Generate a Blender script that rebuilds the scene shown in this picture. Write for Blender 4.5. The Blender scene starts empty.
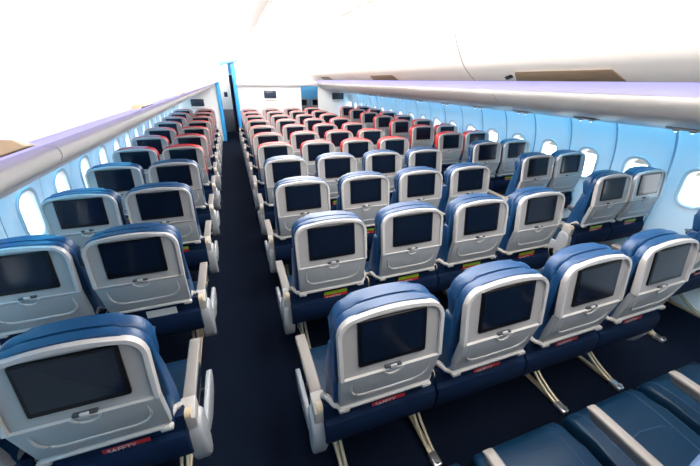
import bpy, bmesh, math, random
from mathutils import Vector, Matrix
random.seed(4)
SC = bpy.context.scene
COL = SC.collection
PITCH = 0.80                                   # row pitch
CX = [-0.8075, -0.2692, 0.2692, 0.8075]        # seat centres of the middle block
LX = [-1.849, -2.335]                          # left bank: aisle, window
RX = [1.856, 2.342]                            # right bank: aisle, window
LY, RY = 0.151, 0.185                          # stagger of the side banks
YF = 10.4                                      # bulkheads at the front of the cabin

# ------------------------------------------------------------------ materials
def mat(name, col, rough=0.5, metal=0.0, spec=0.5, noise=0.0, nscale=40, bump=0.0, bscale=200,
        emit=None, estr=0.0, coat=0.0, sheen=0.0):
    m = bpy.data.materials.new(name); m.use_nodes = True
    nt = m.node_tree; b = nt.nodes['Principled BSDF']
    b.inputs['Base Color'].default_value = (*col, 1)
    b.inputs['Roughness'].default_value = rough
    b.inputs['Metallic'].default_value = metal
    b.inputs['Specular IOR Level'].default_value = spec
    b.inputs['Coat Weight'].default_value = coat
    b.inputs['Sheen Weight'].default_value = sheen
    tc = nt.nodes.new('ShaderNodeTexCoord')
    if noise:
        n = nt.nodes.new('ShaderNodeTexNoise'); n.inputs['Scale'].default_value = nscale
        n.inputs['Detail'].default_value = 4
        mx = nt.nodes.new('ShaderNodeMix'); mx.data_type = 'RGBA'
        mx.inputs['A'].default_value = (*[c*(1-noise) for c in col], 1)
        mx.inputs['B'].default_value = (*[min(1, c*(1+noise)) for c in col], 1)
        nt.links.new(tc.outputs['Object'], n.inputs['Vector'])
        nt.links.new(n.outputs['Fac'], mx.inputs['Factor'])
        nt.links.new(mx.outputs['Result'], b.inputs['Base Color'])
    if bump:
        n2 = nt.nodes.new('ShaderNodeTexNoise'); n2.inputs['Scale'].default_value = bscale
        bp = nt.nodes.new('ShaderNodeBump'); bp.inputs['Strength'].default_value = bump
        bp.inputs['Distance'].default_value = 0.004
        nt.links.new(tc.outputs['Object'], n2.inputs['Vector'])
        nt.links.new(n2.outputs['Fac'], bp.inputs['Height'])
        nt.links.new(bp.outputs['Normal'], b.inputs['Normal'])
    if emit:
        b.inputs['Emission Color'].default_value = (*emit, 1)
        b.inputs['Emission Strength'].default_value = estr
    return m

M = {}
M['shell']   = mat('grey_shell_plastic', (.245, .24, .24), .38, noise=.02)
M['tray']    = mat('grey_tray_plastic', (.24, .255, .265), .42, noise=.02)
M['rim']     = mat('pale_rim_plastic', (.36, .35, .345), .32)
M['slot']    = mat('dark_slot', (.03, .035, .045), .5)
M['leather'] = mat('blue_leather', (.0034, .036, .108), .38, spec=.5, noise=.12, nscale=18, bump=.15, bscale=160)
M['navy']    = mat('navy_leather', (.0024, .018, .044), .42, spec=.22, noise=.12, nscale=14, bump=.15, bscale=140)
M['red']     = mat('red_leather', (.36, .012, .014), .45, noise=.08, nscale=18)
M['fabric']  = mat('dark_blue_fabric', (.0014, .0085, .030), .8, spec=.12, noise=.25, nscale=30, bump=.2, bscale=300)
M['stitch']  = mat('stitching', (.008, .03, .075), .7)
M['bezel']   = mat('black_screen_bezel', (.003, .003, .004), .28, spec=.15)
M['display'] = mat('dark_display', (.003, .006, .014), .12, spec=.22)
M['arm']     = mat('grey_arm_pad', (.175, .160, .150), .5, noise=.03)
M['armw']    = mat('pale_arm_housing', (.32, .305, .29), .38)
M['armbody'] = mat('slate_arm_body', (.085, .095, .11), .5)
M['wframe'] = mat('window_surround', (.44, .49, .54), .5, spec=.2)
M['cream']   = mat('cream_button', (.45, .36, .24), .45)
M['shroud']  = mat('pale_grey_shroud', (.27, .285, .305), .36)
M['leg']     = mat('cream_leg_metal', (.40, .34, .24), .38, metal=.35)
M['frame']   = mat('dark_frame_metal', (.03, .032, .036), .5, metal=.5)
M['clamp']   = mat('bare_metal', (.55, .55, .56), .3, metal=.9)
M['carpet']  = mat('navy_carpet', (.0032, .0058, .0135), .95, spec=.04, noise=.9, nscale=120, bump=.5, bscale=420)
M['wall']    = mat('sidewall_plastic', (.66, .73, .79), .45, spec=.3)
M['white']   = mat('white_plastic', (.85, .84, .82), .45, spec=.3)
M['bin']     = mat('bin_plastic', (.91, .85, .785), .5, spec=.3)
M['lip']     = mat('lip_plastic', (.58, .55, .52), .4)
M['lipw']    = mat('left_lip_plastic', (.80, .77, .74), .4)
M['handle']  = mat('beige_handle', (.26, .185, .12), .45)
M['psu']     = mat('silver_service_panel', (.48, .54, .60), .35, metal=.3)
M['black']   = mat('black_plastic', (.012, .016, .018), .35)
M['seam']    = mat('bin_seam_rubber', (.10, .065, .035), .7)
M['groove']  = mat('groove_rubber', (.22, .33, .44), .6)
M['shade']   = mat('window_shade', (.80, .79, .74), .5)
M['green']   = mat('card_green', (.16, .34, .01), .5)
M['cardred'] = mat('card_red', (.33, .006, .01), .5)
M['paper']   = mat('white_paper', (.5, .5, .5), .6)
M['monitor'] = mat('bulkhead_display', (.030, .045, .075), .15)
M['curtain'] = mat('dark_curtain', (.03, .035, .06), .8)
M['edgeglow']= mat('painted_blue_glow_edge', (.04, .38, .80), .45)  # blue light falling on the partition ends, put into their colour
M['fwdglow']     = mat('painted_blue_glow_panel', (.10, .38, .66), .5)  # blue-lit look of the forward wall, painted as base colour
M['archglow']= mat('painted_blue_glow_arch', (.30, .62, .78), .5)  # soft cyan light on the passage arch, painted into its colour
M['galley']  = mat('dark_galley', (.10, .105, .12), .45)
M['led']     = mat('lavender_led', (.22, .20, .36), .5, emit=(.55, .52, 1.0), estr=.95)
M['blueled'] = mat('blue_led', (.2, .4, .6), .5, emit=(.07, .55, .92), estr=25.0)
M['lamp']    = mat('ceiling_lamp', (.9, .9, .9), .5, emit=(1, .97, .93), estr=11.0)
M['cove']    = mat('cove_lamp', (.9, .9, .9), .5, emit=(1, .97, .93), estr=22.0)
M['reading'] = mat('reading_lamp', (.9, .9, .9), .3, emit=(1, .95, .9), estr=2.0)

g = bpy.data.materials.new('window_pane_acrylic'); g.use_nodes = True
nt = g.node_tree; nt.nodes.clear()
o_ = nt.nodes.new('ShaderNodeOutputMaterial'); mx = nt.nodes.new('ShaderNodeMixShader')
tr = nt.nodes.new('ShaderNodeBsdfTransparent'); gl = nt.nodes.new('ShaderNodeBsdfGlossy')
tr.inputs['Color'].default_value = (.96, .98, 1, 1); gl.inputs['Roughness'].default_value = .05
mx.inputs['Fac'].default_value = .06
nt.links.new(tr.outputs[0], mx.inputs[1]); nt.links.new(gl.outputs[0], mx.inputs[2]); nt.links.new(mx.outputs[0], o_.inputs[0])
M['glass'] = g

# ------------------------------------------------------------------ mesh helpers
def finish(bm, name, m, smooth=True, ang=40):
    bmesh.ops.recalc_face_normals(bm, faces=bm.faces)
    me = bpy.data.meshes.new(name); bm.to_mesh(me); bm.free()
    for x in (m if isinstance(m, (list, tuple)) else [m]): me.materials.append(x)
    if smooth:
        me.polygons.foreach_set('use_smooth', [True]*len(me.polygons))
        me.set_sharp_from_angle(angle=math.radians(ang))
    return me

def box(bm, c, s, bev=0, seg=2, rot=None, mi=0):
    r = bmesh.ops.create_cube(bm, size=1)
    vs = r['verts']
    bmesh.ops.scale(bm, vec=s, verts=vs)
    if bev:
        es = list({e for v in vs for e in v.link_edges})
        rb = bmesh.ops.bevel(bm, geom=es, offset=bev, segments=seg, profile=.5, affect='EDGES')
        vs = list({v for f in rb['faces'] for v in f.verts} | {v for v in vs if v.is_valid})
    if rot is not None: bmesh.ops.rotate(bm, verts=vs, matrix=rot, cent=(0, 0, 0))
    bmesh.ops.translate(bm, verts=vs, vec=c)
    for f in {f for v in vs for f in v.link_faces}: f.material_index = mi
    return vs

def prism(bm, loop, axis, a, b, bev=0, seg=2, fun=None):
    """loop of 2-D points extruded along axis from a to b; fun maps each (x,y,z)."""
    def P(q, t):
        u, v = q
        p = {'x': (t, u, v), 'y': (u, t, v), 'z': (u, v, t)}[axis]
        return fun(*p) if fun else p
    A = [bm.verts.new(P(q, a)) for q in loop]; B = [bm.verts.new(P(q, b)) for q in loop]
    fs = [bm.faces.new(A), bm.faces.new(B[::-1])]
    n = len(loop)
    for i in range(n): fs.append(bm.faces.new((A[i], B[i], B[(i+1) % n], A[(i+1) % n])))
    if bev:
        es = list({e for f in fs[:2] for e in f.edges})
        bmesh.ops.bevel(bm, geom=es, offset=bev, segments=seg, profile=.5, affect='EDGES')

def tube(bm, pts, r, n=8, closed=False, flat=1.0):
    pts = [Vector(p) for p in pts]; rings = []
    N = len(pts)
    rr = r if isinstance(r, (list, tuple)) else [r]*N
    for i, p in enumerate(pts):
        a = pts[i-1] if (i > 0 or closed) else p
        b = pts[(i+1) % N] if (i < N-1 or closed) else p
        t = (b-a).normalized()
        ref = Vector((1, 0, 0)) if abs(t.x) < .8 else Vector((0, 1, 0))
        u = t.cross(ref).normalized(); v = t.cross(u)
        rings.append([bm.verts.new(p + u*math.cos(k*2*math.pi/n)*rr[i] + v*math.sin(k*2*math.pi/n)*rr[i]*flat) for k in range(n)])
    for i in range(N if closed else N-1):
        A, B = rings[i], rings[(i+1) % N]
        for k in range(n): bm.faces.new((A[k], A[(k+1) % n], B[(k+1) % n], B[k]))
    if not closed: bm.faces.new(rings[0][::-1]); bm.faces.new(rings[-1])

def arc(cx, cz, r, a0, a1, n=6, rz=None):
    rz = rz or r
    return [(cx+r*math.cos(math.radians(a0+(a1-a0)*i/n)), cz+rz*math.sin(math.radians(a0+(a1-a0)*i/n))) for i in range(n+1)]

def arch_outline(hw, z0, z1, r, crown, taper=0.0, rb=0.0):
    """bottom edge straight, upper corners rounded, top gently crowned (x,z), counter-clockwise."""
    hb = hw - taper
    pts = []
    if rb: pts += arc(-hb+rb, z0+rb, rb, 180, 270, 4) + arc(hb-rb, z0+rb, rb, 270, 360, 4)
    else: pts += [(-hb, z0), (hb, z0)]
    zs = z1 - crown
    pts += arc(hw-r, zs-r, r, 0, 72, 6)
    x1, zz = pts[-1]
    for i in range(1, 8):
        t = i/8; x = x1*(1-2*t)
        pts.append((x, zz + (z1-zz)*(1-(x/x1)**2)))
    pts += arc(-hw+r, zs-r, r, 108, 180, 6)
    return pts

def rrect(x0, x1, z0, z1, r, n=5):
    return arc(x0+r, z0+r, r, 180, 270, n)+arc(x1-r, z0+r, r, 270, 360, n)+arc(x1-r, z1-r, r, 0, 90, n)+arc(x0+r, z1-r, r, 90, 180, n)

def ring(bm, outer, inner, ya, yb, fun):
    """picture-frame between two loops of equal length, from depth ya (front) to yb."""
    n = len(outer)
    L = [[bm.verts.new(fun(x, y, z)) for x, z in lp] for lp, y in ((outer, yb), (outer, ya), (inner, ya), (inner, yb))]
    for a in range(4):
        A, B = L[a], L[(a+1) % 4]
        for i in range(n): bm.faces.new((A[i], A[(i+1) % n], B[(i+1) % n], B[i]))

CACHE = {}
def cached(key, build):
    if key not in CACHE: CACHE[key] = build()
    return CACHE[key]

def obj(name, me, parent=None, loc=(0, 0, 0)):
    o = bpy.data.objects.new(name, me); COL.objects.link(o); o.location = loc
    if parent is not None: o.parent = parent
    return o

def tag(o, label=None, cat=None, group=None, kind=None):
    if label: o['label'] = label
    if cat: o['category'] = cat
    if group: o['group'] = group
    if kind: o['kind'] = kind
    return o

def mesh(name, m, build, smooth=True, ang=40):
    bm = bmesh.new(); build(bm); return finish(bm, name, m, smooth, ang)

def thing(name, label, cat, loc, group=None):
    o = bpy.data.objects.new(name, None); COL.objects.link(o); o.location = loc
    o.empty_display_size = .1
    return tag(o, label, cat, group)

def struct(name, me, loc=(0, 0, 0), parent=None):
    o = obj(name, me, parent, loc)
    if parent is None: o['kind'] = 'structure'
    return o

# ------------------------------------------------------------------ the seat
def y_up(z): return .006 + .137*(z-.87)          # back face of the upper shell
def y_tr(z): return .006 + (.87-z)*.19           # back face of the tray table (recedes downward)
up = lambda x, y, z: (x, y+y_up(z), z)
trf = lambda x, y, z: (x, y+y_tr(z), z)

def me_shell():
    def b(bm):
        prism(bm, arch_outline(.206, .874, 1.130, .066, .012), 'y', .008, .034, fun=up)
    return mesh('back_shell', M['shell'], b)
def me_rim():
    def b(bm):
        o = arch_outline(.217, .872, 1.139, .074, .014, .002); i = arch_outline(.202, .874, 1.123, .060, .012, .002)
        ring(bm, o, i, -.004, .026, up)
        bmesh.ops.bevel(bm, geom=[e for e in bm.edges if e.is_manifold and e.calc_face_angle(0) > .9], offset=.007, segments=3, affect='EDGES', profile=.5)
    return mesh('shell_rim', M['rim'], b, ang=60)
def me_bezel():
    return mesh('screen', M['bezel'], lambda bm: prism(bm, rrect(-.141, .141, .912, 1.107, .008, 3), 'y', .000, .016, .002, 1, fun=up))
def me_display():
    return mesh('display', M['display'], lambda bm: prism(bm, rrect(-.129, .129, .931, 1.098, .003, 2), 'y', -.0015, .004, fun=up))
def me_tray():
    def b(bm):
        prism(bm, [(-.206, .684), (.206, .684), (.213, .866), (-.213, .866)], 'y', 0, .034, .004, 2, fun=trf)
    return mesh('tray_table', M['tray'], b)
def me_ridge():
    def b(bm):
        P = [(-.168, .842)] + [(-.168, .80)] + arc(-.098, .795, .070, 180, 270, 7, .060) + arc(.098, .795, .070, 270, 360, 7, .060) + [(.168, .80), (.168, .842)]
        n = len(P)
        rr = [.0015]+[.007]*(n-2)+[.0015]
        tube(bm, [(x, y_tr(z)+.0005, z) for x, z in P], rr, 8, flat=.8)
    return mesh('ridge', M['rim'], b)
def me_latch():
    def b(bm):
        prism(bm, rrect(-.036, .036, .877, .888, .004, 3), 'y', -.003, .010, .001, 1, fun=up)
    return mesh('latch_slot', M['slot'], b)
def me_latchc():
    def b(bm):
        P = arc(0, .876, .040, 180, 360, 10, .036)
        tube(bm, [(x, y_tr(z)-.002, z) for x, z in P], .0045, 8)
        box(bm, (0, y_up(.884)-.004, .883), (.026, .010, .016), .003)
    return mesh('tray_latch', M['rim'], b)
def me_bottombar():
    def b(bm):
        box(bm, (0, .041, .675), (.405, .020, .013), .004)
    return mesh('bottom_bar', M['rim'], b)
def me_band():
    def b(bm):
        prism(bm, arch_outline(.223, .80, 1.144, .080, .012), 'y', .018, .060, .016, 4, fun=lambda x, y, z: (x, y+(y_up(z) if z > .87 else y_tr(z)+.022), z))
    return mesh('upper_back_cover', M['leather'], b, ang=70)
def me_head():
    def b(bm):
        prism(bm, arch_outline(.218, .93, 1.145, .080, .012, 0, .05), 'y', .076, .138, .026, 4, fun=lambda x, y, z: (x, y+.137*(z-.87), z))
    return mesh('headrest', M['leather'], b, ang=70)
def me_back(w):
    def b(bm):
        prof = [(.060, .80), (.064, .70), (.085, .60), (.10, .47), (.135, .44), (.20, .45), (.215, .52), (.195, .70), (.165, .86), (.155, .95), (.09, .96)]
        prism(bm, prof, 'x', -w, w, .020, 3)
    return mesh('back_cushion', M['leather'], b, ang=60)
def me_seat(w):
    def b(bm):
        prof = [(.175, .36), (.56, .33), (.60, .35), (.622, .40), (.610, .445), (.57, .466), (.47, .468), (.33, .455), (.175, .445)]
        prism(bm, prof, 'x', -w, w, .022, 3)
    return mesh('seat_cushion', M['navy'], b, ang=60)
def me_stitch():
    def b(bm):
        for s in (-1, 1):
            tube(bm, [(s*.165, .20, .4475), (s*.168, .33, .4558), (s*.172, .47, .4688), (s*.175, .57, .4668), (s*.177, .611, .444)], .0022, 6)
        tube(bm, [(-.165, .40, .4618), (-.12, .425, .4645), (0, .44, .4660), (.12, .425, .4645), (.165, .40, .4618)], .0022, 6)
    return mesh('stitching', M['stitch'], b)
def me_pocket(hw):
    def b(bm):
        prof = [(.078, .660), (.076, .60), (.072, .585), (.048, .578), (.040, .555), (.042, .50), (.052, .45), (.075, .418), (.11, .415), (.14, .44), (.15, .52), (.13, .66)]
        prism(bm, prof, 'x', -hw, hw, .008, 2)
    return mesh('seat_pocket', M['fabric'], b, ang=50)
def me_bracket(s, k):
    def b(bm):
        P = [(s*.255, .150, .600), (s*.252, .135, .655), (s*.243, .105, .682), (s*.222, .070, .672), (s*.196, .046, .668)]
        tube(bm, [(x*k, y, z) for x, y, z in P], [.012, .014, .014, .013, .011], 8)
        box(bm, (s*.190, .040, .667), (.045, .026, .020), .006)
    return mesh('hinge_bracket', M['armw'], b)
def me_pad(w):
    def b(bm):
        prof = [(.15, .622), (.505, .627), (.525, .629), (.536, .637), (.53, .646), (.505, .650), (.16, .644), (.15, .637)]
        prism(bm, prof, 'x', -w, w, .009, 3)
    return mesh('armrest', M['arm'], b, ang=50)
def me_armbody():
    def b(bm):
        prof = [(.15, .588), (.485, .594), (.512, .604), (.522, .620), (.515, .631), (.15, .628)]
        prism(bm, prof, 'x', -.019, .019, .005, 2)
    return mesh('arm_body', M['armbody'], b, ang=50)
def me_pivot():
    def b(bm):
        prof = [(.085, .56), (.165, .56), (.172, .60), (.172, .648), (.155, .652), (.11, .644), (.085, .62)]
        prism(bm, prof, 'x', -.030, .030, .006, 2)
    return mesh('pivot_housing', M['armw'], b)
def me_button():
    def b(bm):
        R = Matrix.Rotation(math.radians(90), 3, 'Y')
        r = bmesh.ops.create_cone(bm, cap_ends=True, segments=16, radius1=.024, radius2=.024, depth=.030)
        bmesh.ops.rotate(bm, verts=r['verts'], matrix=R, cent=(0, 0, 0))
        bmesh.ops.translate(bm, verts=r['verts'], vec=(0, .108, .628))
    return mesh('pivot_button', M['cream'], b)
def me_shroud():
    def b(bm):
        P = [(.10, .575), (.078, .53), (.070, .46), (.080, .38), (.105, .315), (.135, .290), (.165, .30), (.185, .36), (.195, .46), (.185, .55), (.165, .585)]
        prism(bm, P, 'x', -.036, .036, .016, 3)
    return mesh('end_shroud', M['shroud'], b, ang=60)
def me_side(s):
    def b(bm):
        P = [(.15, .42), (.19, .37), (.30, .33), (.44, .33), (.50, .36), (.515, .42), (.49, .445), (.44, .455), (.20, .460), (.155, .45)]
        prism(bm, P, 'x', -.012, .012, .006, 2)
    return mesh('side_panel', M['shroud'], b, ang=60)
def me_post():
    def b(bm):
        box(bm, (0, .15, .50), (.030, .055, .22), .008)
    return mesh('arm_post', M['frame'], b)
def me_leg():
    def b(bm):
        for dx in (-.014, .014):
            tube(bm, [(dx*.85, .43, .315), (dx, .36, .225), (dx, .29, .140), (dx, .21, .080), (dx, .13, .045), (dx, .05, .022), (dx, .0, .014)], .0085, 8)
        box(bm, (0, .47, .16), (.045, .03, .30), .008)
        box(bm, (0, .26, .018), (.030, .50, .020), .005)
    return mesh('leg', M['leg'], b)
def me_clamp():
    def b(bm):
        box(bm, (0, .03, .020), (.050, .075, .030), .008)
        r = bmesh.ops.create_cone(bm, cap_ends=True, segments=12, radius1=.014, radius2=.012, depth=.03)
        bmesh.ops.translate(bm, verts=r['verts'], vec=(0, .01, .035))
    return mesh('floor_clamp', M['clamp'], b)
def me_beam(hw):
    def b(bm):
        for y in (.24, .47): tube(bm, [(-hw, y, .315), (hw, y, .315)], .022, 10)
        box(bm, (0, .36, .335), (hw*2-.04, .30, .012), .003)
    return mesh('seat_frame', M['frame'], b)

def recolour(me, m, name):
    c = me.copy(); c.materials.clear(); c.materials.append(m); return c

def seat(label, group, x, y, block, red, arm_l, arm_r, legx):
    """arm_l / arm_r: None, 'inner', 'aisle' or 'wall'."""
    t = thing('airline_seat', label, 'airplane seat', (x, y, 0), group)
    hw = .268 if block == 'C' else .242
    ax = .2692 if block == 'C' else .243
    sh = obj('back_shell', cached('shell', me_shell), t)
    obj('shell_rim', cached('rim', me_rim), sh)
    obj('latch_slot', cached('latch', me_latch), sh)
    sc = obj('screen', cached('bezel', me_bezel), t)
    obj('display', cached('display', me_display), sc)
    tb = obj('tray_table', cached('tray', me_tray), t)
    obj('ridge', cached('ridge', me_ridge), tb); obj('tray_latch', cached('latchc', me_latchc), tb)
    obj('bottom_bar', cached('bar', me_bottombar), tb)
    band = cached('band', me_band); head = cached('head', me_head)
    if red:
        b0, h0 = band, head; band = cached('band_red', lambda: recolour(b0, M['red'], 'r')); head = cached('head_red', lambda: recolour(h0, M['red'], 'r'))
    bo = obj('upper_back_cover', band, t)
    ho = obj('headrest', head, t)
    if red: bo['label'] = 'red leather cover around the top of the seat back'; ho['label'] = 'red headrest'
    obj('back_cushion', cached('back'+block, lambda: me_back(.225 if block == 'C' else .208)), t)
    cu = obj('seat_cushion', cached('seat'+block, lambda: me_seat(.240 if block == 'C' else .222)), t); obj('stitching', cached('stitch', me_stitch), cu)
    obj('seat_pocket', cached('pocket%.3f' % hw, lambda: me_pocket(hw-.004)), t)
    for s in (-1, 1): obj('hinge_bracket', cached('br%d%s' % (s, block), lambda: me_bracket(s, 1 if block == 'C' else .86)), t)
    for s, kind in ((-1, arm_l), (1, arm_r)):
        if not kind: continue
        off = s*(ax+(.004 if kind == 'aisle' else 0)) if kind != 'wall' else s*.247
        w = .027 if kind == 'aisle' else .023
        a = obj('armrest', cached('pad%.3f' % w, lambda: me_pad(w)), t, (off, 0, 0))
        obj('arm_body', cached('armbody', me_armbody), a); obj('pivot_housing', cached('pivot', me_pivot), a); obj('pivot_button', cached('button', me_button), a)
        if kind == 'aisle':
            obj('end_shroud', cached('shroud', me_shroud), t, (off+s*.008, 0, 0))
            obj('side_panel', cached('side', lambda: me_side(1)), t, (off+s*.032, 0, 0))
        else:
            obj('arm_post', cached('post', me_post), t, (off, 0, 0))
    l = obj('leg', cached('leg', me_leg), t, (legx, 0, 0)); obj('floor_clamp', cached('clamp', me_clamp), l)
    obj('seat_frame', cached('beam%.3f' % hw, lambda: me_beam(hw)), t)
    return t

ORD = ['', 'nearest', 'second', 'third', 'fourth']
ROW = {0: 'foreground row', 1: 'nearest blue row', 2: 'second blue row', 3: 'third blue row', 4: 'fourth blue row',
       5: 'first red row', 6: 'second red row', 7: 'third red row', 8: 'fourth red row', 9: 'fifth red row',
       10: 'sixth red row', 11: 'frontmost red row'}
CPOS = ['left-aisle end', 'second from left aisle', 'second from right aisle', 'right-aisle end']
NR = 11
def place_rows():
    for r in range(0, NR+1):
        red = r >= 5; c = 'red-topped' if red else 'blue-topped'
        grp = ('red-topped' if red else 'blue-topped') + ' seats'
        for i in range(4):
            if r == 0:
                lab = 'navy leather seat cushion in the bottom right foreground, %s' % CPOS[i]
            else:
                lab = '%s grey seat, middle block, %s, %s' % (c, ROW[r], CPOS[i])
            seat(lab, grp + ' in the middle block', CX[i], (r-1)*PITCH, 'C', red,
                 'aisle' if i == 0 else 'inner', 'aisle' if i == 3 else None, (-.155, -.21, .176, .14)[i])
        if r == 0: continue
        for i in range(2):
            seat('%s grey seat, left bank, %s, %s' % (c, ROW[r], ('aisle side', 'window side')[i]), grp + ' in the left window bank',
                 LX[i], (r-1)*PITCH+LY, 'S', red, 'inner' if i == 0 else 'wall', 'aisle' if i == 0 else None, (.12, -.05)[i])
            seat('%s grey seat, right bank, %s, %s' % (c, ROW[r], ('aisle side', 'window side')[i]), grp + ' in the right window bank',
                 RX[i], (r-1)*PITCH+RY, 'S', red, 'aisle' if i == 0 else None, 'inner' if i == 0 else 'wall', (-.12, .05)[i])
place_rows()

# ------------------------------------------------------------------ safety cards in the seat pockets
def me_card():
    def b(bm):
        box(bm, (0, 0, .052), (.160, .0025, .104), .0008, 1)
    return mesh('safety_card', M['cardred'], b)
def me_cardband():
    return mesh('green_band', M['green'], lambda bm: box(bm, (0, -.0004, .092), (.158, .0030, .022), 0))
cv = bpy.data.curves.new('lettering', 'FONT'); cv.body = 'SAFETY'; cv.size = .030; cv.extrude = .0006; cv.align_x = 'LEFT'
cv.materials.append(M['paper'])
_t = bpy.data.objects.new('tmp', cv); COL.objects.link(_t)
bpy.context.view_layer.update()
LET = bpy.data.meshes.new_from_object(_t.evaluated_get(bpy.context.evaluated_depsgraph_get()))
bpy.data.objects.remove(_t)
def card(x, y, where, plain):
    o = obj('safety_card', cached('card', me_card), None, (x+.030, y+.0655, .525 if not plain else .500)); o.rotation_euler.x = math.radians(-2)
    tag(o, ('red safety card in seat pocket, %s' if plain else 'red-green safety card in seat pocket, %s') % where, 'card', 'safety cards in the seat pockets')
    if not plain: obj('green_band', cached('cardband', me_cardband), o)
    t = obj('lettering', LET, o, (-.066, -.0019, .047 if not plain else .079)); t.rotation_euler.x = math.radians(90)
    return o
for r in (1, 2, 3, 4):
    for i in range(4):
        card(CX[i], (r-1)*PITCH, 'middle block, %s, %s' % (ROW[r], CPOS[i]), r == 1)
    for i in range(2):
        side = ('aisle side', 'window side')[i]
        if not (r == 1 and i == 1) and not (r == 2 and i == 0):
            card(LX[i], (r-1)*PITCH+LY, 'left bank, %s, %s' % (ROW[r], side), r == 1)
        if r > 1 or i == 0:
            card(RX[i], (r-1)*PITCH+RY, 'right bank, %s, %s' % (ROW[r], side), r == 1)
pc = obj('paper_card', mesh('paper_card', M['paper'], lambda bm: box(bm, (0, 0, .052), (.160, .0025, .104), .0008, 1)), None, (LX[0]+.035, PITCH+LY+.0655, .527))
tag(pc, 'plain white card tucked in a left bank seat pocket beside the aisle', 'card')

# ------------------------------------------------------------------ floor, sidewalls, windows
YB = -2.3; YE = 14.0
struct('floor', mesh('floor', M['carpet'], lambda bm: box(bm, (0, (YB+YE)/2, -.02), (5.6, YE-YB, .04))))

def wall_x(z):
    pts = [(0, 2.46), (.25, 2.585), (.6, 2.665), (.95, 2.69), (1.2, 2.655), (1.4, 2.58), (1.56, 2.47)]
    for (a, xa), (b, xb) in zip(pts, pts[1:]):
        if z <= b:
            t = (z-a)/(b-a); break
    i = pts.index((a, xa))
    sl = lambda j: ((pts[min(j+1, 6)][1]-pts[max(j-1, 0)][1])/(pts[min(j+1, 6)][0]-pts[max(j-1, 0)][0]))
    h = b-a; m0, m1 = sl(i)*h, sl(i+1)*h
    return (2*t**3-3*t*t+1)*xa + (t**3-2*t*t+t)*m0 + (-2*t**3+3*t*t)*xb + (t**3-t*t)*m1
WP = .53; W0 = .82; ZC = .985; ZT = 1.56
HOLE = rrect(-.108, .108, ZC-.165, ZC+.165, .088, 6)
nH = len(HOLE)
def boundary(p):
    """where the ray from the window centre through p meets the panel's rectangle."""
    dx, dz = p[0], p[1]-ZC
    hw = WP/2
    ts = []
    if abs(dx) > 1e-9: ts.append(hw/abs(dx))
    if dz > 1e-9: ts.append((ZT-ZC)/dz)
    if dz < -1e-9: ts.append(ZC/-dz)
    t = min(ts); return (dx*t, ZC+dz*t)
def wy(s): return W0 if s > 0 else W0+.05
def wall_mesh(s, ks):
    bm = bmesh.new()
    # a denser ring of directions, with the rectangle's corners among them
    dirs = []
    for i in range(nH):
        a, b = HOLE[i], HOLE[(i+1) % nH]
        for t in (0, .25, .5, .75): dirs.append((a[0]+(b[0]-a[0])*t, a[1]+(b[1]-a[1])*t))
    outer = [boundary(p) for p in dirs]
    for cx_, cz_ in ((-WP/2, 0), (WP/2, 0), (WP/2, ZT), (-WP/2, ZT)):
        j = min(range(len(outer)), key=lambda q: (outer[q][0]-cx_)**2+(outer[q][1]-cz_)**2*.3); outer[j] = (cx_, cz_)
    T = [0, .10, .22, .36, .52, .68, .82, .93, 1]
    for k in ks:
        yc = wy(s)+k*WP; rings = []
        for t in T:
            rg = []
            for p, q in zip(dirs, outer):
                u, z = p[0]+(q[0]-p[0])*t, p[1]+(q[1]-p[1])*t
                x = wall_x(max(0, min(ZT, z)))
                e = (WP/2-abs(u))
                if e < .06: x += .034*(1-e/.06)**2
                d = math.hypot(max(0, abs(u)-.02)/1.0, (z-ZC)*.72)
                x += .012*math.exp(-((d-.20)/.05)**2)*(1 if t > 0 else 0) * 0
                rg.append(bm.verts.new((s*x, yc+u, z)))
            rings.append(rg)
        n = len(dirs)
        for A, B in zip(rings, rings[1:]):
            for i in range(n): bm.faces.new((A[i], A[(i+1) % n], B[(i+1) % n], B[i]))
    bmesh.ops.remove_doubles(bm, verts=bm.verts, dist=1e-5)
    return finish(bm, 'sidewall', M['wall'], True, 50)
KS = range(-5, 25)
ZS = [ZT*j/26 for j in range(27)]
for s, nm in ((-1, 'wall_left'), (1, 'wall_right')):
    w = struct(nm, wall_mesh(s, KS))
    w2 = struct('trim_joint_strips', mesh('joints', M['groove'], lambda bm: [prism(bm, [(s*(wall_x(z)+.024), z) for z in ZS]+[(s*(wall_x(z)+.044), z) for z in ZS[::-1]], 'y', wy(s)+(k+.5)*WP-.011, wy(s)+(k+.5)*WP+.011) for k in KS]), parent=w)
    wo = struct('trim_outer_skin', mesh('skin', M['white'], lambda bm: [box(bm, (s*2.80, (YB+YE)/2, zc), (.02, YE-YB, zh)) for zc, zh in ((.37, .80), (1.42, .48))]
                + [box(bm, (s*2.80, wy(s)+(k+.5)*WP, ZC), (.02, WP-.25, .46)) for k in KS]), parent=w)
num = 1
def me_wframe(s):
    def b(bm):
        loops = []
        base = wall_x(ZC)
        # raised surround, then the tapered reveal running outwards to the pane
        for grow, dx in ((.030, .012), (.025, -.010), (.010, -.012), (-.002, -.004), (-.005, .040), (-.010, .085)):
            lp = rrect(-.108-grow, .108+grow, ZC-.165-grow, ZC+.165+grow, .088+grow*.9, 6)
            loops.append([bm.verts.new((s*(wall_x(z)+dx if dx < .03 else base+dx), u, z)) for u, z in lp])
        for q, (A, B) in enumerate(zip(loops, loops[1:])):
            n = len(A)
            for i in range(n): bm.faces.new((A[i], A[(i+1) % n], B[(i+1) % n], B[i])).material_index = 1 if q > 2 else 0
    return mesh('window_frame', [M['wframe'], M['white']], b, True, 60)
def me_pane(s):
    return mesh('pane', M['glass'], lambda bm: prism(bm, rrect(-.101, .101, ZC-.158, ZC+.158, .082, 6), 'x', s*2.768, s*2.772))
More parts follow.
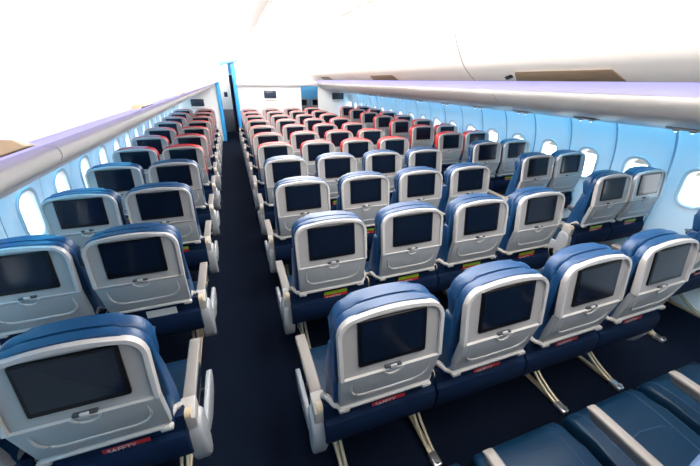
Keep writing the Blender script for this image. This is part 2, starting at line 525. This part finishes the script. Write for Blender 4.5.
def me_wshade(s, h):
    def b(bm):
        lp = [q for q in rrect(-.096, .096, ZC-.154, ZC+.154, .080, 6) if q[1] > ZC+.154-h-.001]
        zb = ZC+.154-h
        lp = [q for q in lp if q[1] > zb] + [(-.094, zb), (.094, zb)]
        c = (0, ZC+.154-h/2)
        lp.sort(key=lambda q: math.atan2(q[1]-c[1], q[0]-c[0]))
        prism(bm, lp, 'x', s*2.752, s*2.756)
        box(bm, (s*2.751, 0, zb+.006), (.010, .165, .012), .003)
    return mesh('window_shade', M['shade'], b, False)
for s in (-1, 1):
    for k in KS:
        yc = wy(s)+k*WP
        if yc > YE-.3: continue
        w = struct('window_%d' % num, cached('wf%d' % s, lambda: me_wframe(s)), (0, yc, 0)); num += 1
        obj('pane', cached('pane%d' % s, lambda: me_pane(s)), w)
        obj('window_shade', cached('wsh%d' % s, lambda: me_wshade(s, .055)), w)

SAG = .0085                                    # the bins run very slightly downhill towards the front
# ------------------------------------------------------------------ bins, lips, service panels, ceiling
def smooth_pts(P, n=6):
    out = []
    for i in range(len(P)-1):
        p0 = P[max(i-1, 0)]; p1 = P[i]; p2 = P[i+1]; p3 = P[min(i+2, len(P)-1)]
        for j in range(n):
            t = j/n
            out.append(tuple(.5*((2*b)+(c-a)*t+(2*a-5*b+4*c-d)*t*t+(-a+3*b-3*c+d)*t**3) for a, b, c, d in zip(p0, p1, p2, p3)))
    return out+[P[-1]]
RP = smooth_pts([(1.42, 1.877), (1.32, 1.95), (1.21, 2.06), (1.07, 2.32), (1.04, 2.58)])
LP_ = smooth_pts([(1.42, 1.825), (1.40, 1.95), (1.39, 2.07)])
def bin_prof(s, P): return [(s*x, z) for x, z in P] + [(s*2.35, P[-1][1]), (s*2.40, 1.95), (s*1.60, P[0][1]+.012)]
BINS_R = [(-2.2, .36), (.36, 2.56), (2.56, 6.35), (6.35, YF)]
HAND_R = [None, (.94, 1.93), (4.42, 5.45), (8.2, 9.1)]
LABR = ['right overhead bin partly behind the camera', 'right overhead bin with the long beige handle, nearest in view',
        'right overhead bin beyond the curved door seam', 'farthest right overhead bin towards the bulkhead']
def x_at(P, z):
    for (x0, z0), (x1, z1) in zip(P, P[1:]):
        if z0 <= z <= z1: return x0+(x1-x0)*(z-z0)/(z1-z0)
    return P[0][0]
def me_handle(s, z, L, P_, H):
    def b(bm):
        h = L/2
        e = min(.06, L*.2)
        P = [(-h, 0), (h, 0), (h-e*.6, H*.7), (h-e, H), (-h+e, H), (-h+e*.6, H*.7)]
        prism(bm, P, 'x', -.016, .010, .003, 2, fun=lambda a, y, zz: (s*(x_at(P_, z+zz)+a), y, z+zz))
    return mesh('bin_handle', M['handle'], b)
for (a, b), hd, lab in zip(BINS_R, HAND_R, LABR):
    t = thing('overhead_bin', lab, 'overhead bin', (0, a, 1.87-SAG*a), 'right overhead bins'); t.rotation_euler.x = -SAG
    g_ = .009
    obj('bin_body', mesh('bin_body', M['bin'], lambda bm: prism(bm, bin_prof(1, RP), 'y', a+g_, b-g_)), t, (0, -a, -1.87))
    if hd:
        obj('bin_handle', me_handle(1, 1.880, hd[1]-hd[0], RP, .075), t, (0, (hd[0]+hd[1])/2-a, -1.87))
    if b < YF:
        obj('seam_gap', mesh('seam_gap', M['seam'], lambda bm: prism(bm, [(x+.006, z) for x, z in RP]+[(1.5, 2.58), (1.6, 1.90)], 'y', b-g_, b+g_)), t, (0, -a, -1.87))
    if abs(b-2.56) < .01:
        k = obj('bin_latch', mesh('bin_latch', M['black'], lambda bm: prism(bm, rrect(-.055, .055, -.010, .014, .012, 4), 'x', -.014, .008, .003, 2,
            fun=lambda x, y, z: (x_at(RP, 1.910+z-y*.2)+x, y+2.00, 1.910+z-y*.2))), t, (0, -a, -1.87))
        k['label'] = 'small black oval catch at the bin corner'
BINS_L = [(-2.2, -.25), (-.25, .23), (.23, 4.0), (4.0, YF)]
HAND_L = [(-.80, -.45, .013), (-.12, -.005, .006), (.42, .58, .004), None]
LABL = ['left overhead bin nearest the camera, beige handle at photo edge', 'left overhead bin with the small middle beige handle',
        'left overhead bin carrying the third, faint beige handle', 'farthest left overhead bin towards the bulkhead']
for (a, b), hd, lab in zip(BINS_L, HAND_L, LABL):
    t = thing('overhead_bin', lab, 'overhead bin', (0, a, 1.87-SAG*a), 'left overhead bins'); t.rotation_euler.x = -SAG
    obj('bin_body', mesh('bin_body', M['bin'], lambda bm: prism(bm, bin_prof(-1, LP_), 'y', a, b)), t, (0, -a, -1.87))
    if hd: obj('bin_handle', me_handle(-1, 1.8250, hd[1]-hd[0], LP_, hd[2]), t, (0, (hd[0]+hd[1])/2-a, -1.87))

def lip_prof(s):
    if s > 0: P = smooth_pts([(1.56, 1.795), (1.525, 1.785), (1.54, 1.735), (1.66, 1.640), (1.80, 1.595), (1.86, 1.592)], 5)
    else: P = smooth_pts([(1.61, 1.754), (1.588, 1.747), (1.60, 1.718), (1.70, 1.676), (1.80, 1.642), (1.86, 1.632)], 5)
    return [(s*x, z) for x, z in P]+[(s*1.86, 1.66), (s*1.63, P[0][1]-.005)]
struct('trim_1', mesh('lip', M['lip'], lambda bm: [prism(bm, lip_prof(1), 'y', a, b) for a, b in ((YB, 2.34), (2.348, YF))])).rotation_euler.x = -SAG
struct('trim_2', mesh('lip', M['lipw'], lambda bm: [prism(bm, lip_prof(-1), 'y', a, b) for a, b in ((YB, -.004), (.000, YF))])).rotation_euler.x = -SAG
for s, x, z0, z1, nm in ((1, 1.57, 1.78, 1.890, 'right'), (-1, 1.62, 1.745, 1.836, 'left')):
    l = obj('led_strip', mesh('led_strip', M['led'], lambda bm: box(bm, (s*(x+.01), (YF+YB)/2, (z0+z1)/2), (.02, YF-YB, z1-z0))))
    l.rotation_euler.x = -SAG
    tag(l, 'lavender glowing light strip under the %s overhead bins' % nm, 'light strip')
    struct('trim_%s_service_panel' % nm, mesh('psu', M['psu'], lambda bm: prism(bm, [(s*1.85, 1.590), (s*2.15, 1.545), (s*2.36, 1.505), (s*2.38, 1.525), (s*1.85, 1.64)], 'y', YB, YF))).rotation_euler.x = -SAG
    e = obj('wall_wash_light', mesh('wall_wash_light', M['blueled'], lambda bm: prism(bm, [(s*2.385, 1.556), (s*2.45, 1.572), (s*2.45, 1.585), (s*2.385, 1.57)], 'y', YB, YF-.5)))
    tag(e, 'blue light strip along the top of the %s sidewall' % nm, 'light strip')
    # closing panel over the sidewall, behind the service panel
    struct('ceiling_%s_cavity' % nm, mesh('cavity', M['white'], lambda bm: box(bm, (s*2.55, (YF+YB)/2+1.5, 1.64), (.5, YF-YB+3, .05))))
# reading lights in the right service panel
for k in range(-1, 12):
    y = .83+k*.812
    t = thing('reading_spotlight', 'round reading lights in the silver panel above the right windows', 'reading light', (2.12, y, 1.545-SAG*y), 'reading lights above the right bank')
    def pl(bm): box(bm, (0, 0, 0), (.11, .22, .016), .006)
    obj('light_plate', cached('rl_plate', lambda: mesh('light_plate', M['lip'], pl)), t)
    for q in (-.055, .055):
        def nz(bm):
            r = bmesh.ops.create_uvsphere(bm, u_segments=14, v_segments=8, radius=.028)
            bmesh.ops.scale(bm, vec=(1, 1, .65), verts=r['verts'])
        n = obj('lamp_nozzle', cached('rl_nozzle', lambda: mesh('lamp_nozzle', M['armw'], nz)), t, (0, q, -.008))
        obj('lens', cached('rl_lens', lambda: mesh('lens', M['reading'], lambda bm: bmesh.ops.create_uvsphere(bm, u_segments=10, v_segments=6, radius=.012))), n, (0, 0, -.014))

# ceiling: a shallow vault between the bins
def ceil_prof():
    P = smooth_pts([(-1.39, 2.07), (-1.37, 2.20), (-1.25, 2.42), (-1.06, 2.66), (-.5, 2.77), (0, 2.80), (.5, 2.77), (1.02, 2.68), (1.06, 2.60)], 5)
    return P
def ceil(bm):
    P = ceil_prof(); Q = [(x, z+.04) for x, z in P]
    prism(bm, P+Q[::-1], 'y', YB, YF)
struct('ceiling', mesh('ceiling', M['white'], ceil))
struct('ceiling_left_cover', mesh('ceil_cover', M['white'], lambda bm: box(bm, (-1.9, (YB+YF)/2, 2.11), (1.0, YF-YB, .03))))
for k in range(6):
    y = -.86+2.06*k
    t = thing('ceiling_light', 'long white ceiling light panel glowing above the cabin', 'ceiling light', (0, y, 2.77), 'ceiling light panels')
    obj('diffuser', cached('diff', lambda: mesh('diffuser', M['lamp'], lambda bm: box(bm, (0, 0, -.012), (1.1, 2.0, .02), .006))), t)
    obj('light_frame', cached('lfr', lambda: mesh('light_frame', M['white'], lambda bm: [box(bm, (sx*.565, 0, -.008), (.03, 2.06, .03)) for sx in (-1, 1)] + [box(bm, (0, sy*1.015, -.008), (1.1, .03, .03)) for sy in (-1, 1)])), t)

for s, x, z in ((1, 1.02, 2.605), (-1, -1.10, 2.50)):
    e = obj('cove_light', mesh('cove_light', M['cove'], lambda bm: box(bm, (x-s*.02, YF/2-.85, z), (.05, YF+1.6, .03), .006)))
    tag(e, 'white cove light strip running along the %s edge of the ceiling' % ('right' if s > 0 else 'left'), 'light strip')
struct('wall_back', mesh('wall_back', M['navy'], lambda bm: box(bm, (0, YB+.05, 1.35), (5.5, .1, 2.8))))
# ------------------------------------------------------------------ the front: bulkheads, monitors, passages
def bulk(x0, x1, z1, r=.05):
    return lambda bm: prism(bm, rrect(x0, x1, .0, z1, r, 5), 'y', YF, YF+.07, .006, 2)
struct('wall_front_center', mesh('bulkhead', M['white'], bulk(-.97, .99, 2.75, .03)))
struct('wall_front_left', mesh('bulkhead', M['white'], bulk(-2.70, -1.57, 2.3, .03)))
struct('wall_front_right', mesh('bulkhead', M['white'], bulk(1.56, 2.70, 2.3, .03)))
struct('wall_front_header', mesh('header', M['white'], lambda bm: [box(bm, (-1.27, YF+.035, 2.52), (.62, .07, .45)), box(bm, (1.27, YF+.035, 2.25), (.60, .07, 1.15))]))
struct('trim_front', mesh('trim_front', M['lipw'], lambda bm: prism(bm, [(YF, 1.60), (YF-.10, 1.62), (YF-.12, 1.68), (YF, 1.72)], 'x', -.97, 1.56, .004, 1)))
def monitor(x, z, w, h, label):
    t = thing('wall_monitor', label, 'monitor', (x, YF-.012, z))
    obj('monitor_case', mesh('monitor_case', M['black'], lambda bm: box(bm, (0, 0, 0), (w, .03, h), .006)), t)
    obj('display', mesh('display', M['monitor'], lambda bm: box(bm, (0, -.016, 0), (w-.03, .004, h-.03), .001)), t)
    s_ = obj('mount_ledge', mesh('mount_ledge', M['lip'], lambda bm: box(bm, (0, -.004, -h/2-.05), (w*1.05, .03, .02), .004)), t)
monitor(-.003, 1.365, .38, .22, 'dark monitor on the middle bulkhead wall')
monitor(-2.15, 1.145, .36, .20, 'blue-black monitor on the left bulkhead wall')
monitor(2.24, 1.30, .40, .20, 'blue-black monitor on the right bulkhead wall')
t = thing('ceiling_light', 'added light panel brightening the galley beyond the left aisle', 'ceiling light', (-1.3, 12.0, 2.315))  # extra lamp added only to brighten the galley zone
obj('diffuser', mesh('diffuser', M['lamp'], lambda bm: box(bm, (0, 0, 0), (.5, .8, .02), .006)), t)
# left passage
struct('trim_4', mesh('blue_glow_edge', M['edgeglow'], lambda bm: [box(bm, (-1.525, YF+.5, 1.03), (.09, 1.1, 2.06), .02), box(bm, (-1.01, YF+.5, 1.1), (.10, 1.1, 2.2), .02)]))
struct('trim_5', mesh('arch', M['archglow'], lambda bm: tube(bm, [(-1.53, YF+.0, 1.98), (-1.50, YF-.02, 2.08), (-1.38, YF-.03, 2.20), (-1.18, YF-.03, 2.27), (-.85, YF-.03, 2.30)], [.03, .06, .08, .08, .03], 8)))
struct('wall_forward', mesh('wall_forward', M['fwdglow'], lambda bm: box(bm, (0, YE-.05, 1.35), (5.5, .1, 2.8))))
struct('ceiling_forward', mesh('ceiling_forward', M['white'], lambda bm: box(bm, (0, (YF+YE)/2+.05, 2.35), (5.4, YE-YF-.1, .05))))
t = thing('galley_unit', 'white galley cabinet with dark lower half beyond the left aisle', 'galley', (-1.35, 12.6, 0))
obj('cabinet', mesh('cabinet', M['white'], lambda bm: box(bm, (0, 0, 1.5), (.40, .6, 1.5), .01)), t)
obj('base_cabinet', mesh('base_cabinet', M['galley'], lambda bm: box(bm, (0, -.02, .40), (.42, .62, .78), .01)), t)
obj('cabinet_panel', mesh('cabinet_panel', M['monitor'], lambda bm: box(bm, (.02, -.302, 1.28), (.12, .01, .16), .004)), t)
t = thing('curtain', 'dark folded curtain hanging at the end of the left aisle', 'curtain', (-1.10, 11.5, 0))
def curt(bm):
    pts = [(-.055+.11*i/24, .018*math.sin(i*1.5)) for i in range(25)]
    prism(bm, pts+[(x, y+.012) for x, y in pts[::-1]], 'z', .08, 1.90)
obj('drape', mesh('drape', M['curtain'], curt), t)
obj('curtain_rail', mesh('curtain_rail', M['clamp'], lambda bm: tube(bm, [(-.25, 0, 1.92), (.06, 0, 1.92)], .012, 8)), t)
# seats of the next cabin glimpsed through the right passage
for i, x in enumerate((1.36, 1.86)):
    seat('dark blue seat of the next cabin, %s one in the gap beside the middle bulkhead' % ('left', 'right')[i], 'seats of the next cabin', x, 11.9, 'S', False, 'inner', 'inner' if i else None, .1)

# ------------------------------------------------------------------ world, camera, colour
w = bpy.data.worlds.new('sky'); SC.world = w; w.use_nodes = True
bg = w.node_tree.nodes['Background']; bg.inputs[0].default_value = (.93, .97, 1, 1); bg.inputs[1].default_value = 7.0
cd = bpy.data.cameras.new('camera'); cam = bpy.data.objects.new('camera', cd); COL.objects.link(cam)
cd.sensor_width = 36; cd.lens = 16.324; cd.clip_start = .02; cd.clip_end = 200
R = Vector((.94291, -.33286, .01110)); U = Vector((.13722, .41865, .89772)); B = Vector((-.30347, -.84495, .44042))
m4 = Matrix(((R.x, U.x, B.x, -1.2671), (R.y, U.y, B.y, -.7575), (R.z, U.z, B.z, 1.8770), (0, 0, 0, 1)))
cam.matrix_world = m4
SC.camera = cam
SC.view_settings.view_transform = 'Standard'; SC.view_settings.look = 'None'
SC.view_settings.exposure = 0.0; SC.view_settings.gamma = 1; SC.view_settings.use_curve_mapping = False
SC.cycles.use_denoising = True
SC.cycles.max_bounces = 8; SC.cycles.diffuse_bounces = 5; SC.cycles.transparent_max_bounces = 8
SC.cycles.sample_clamp_indirect = 6
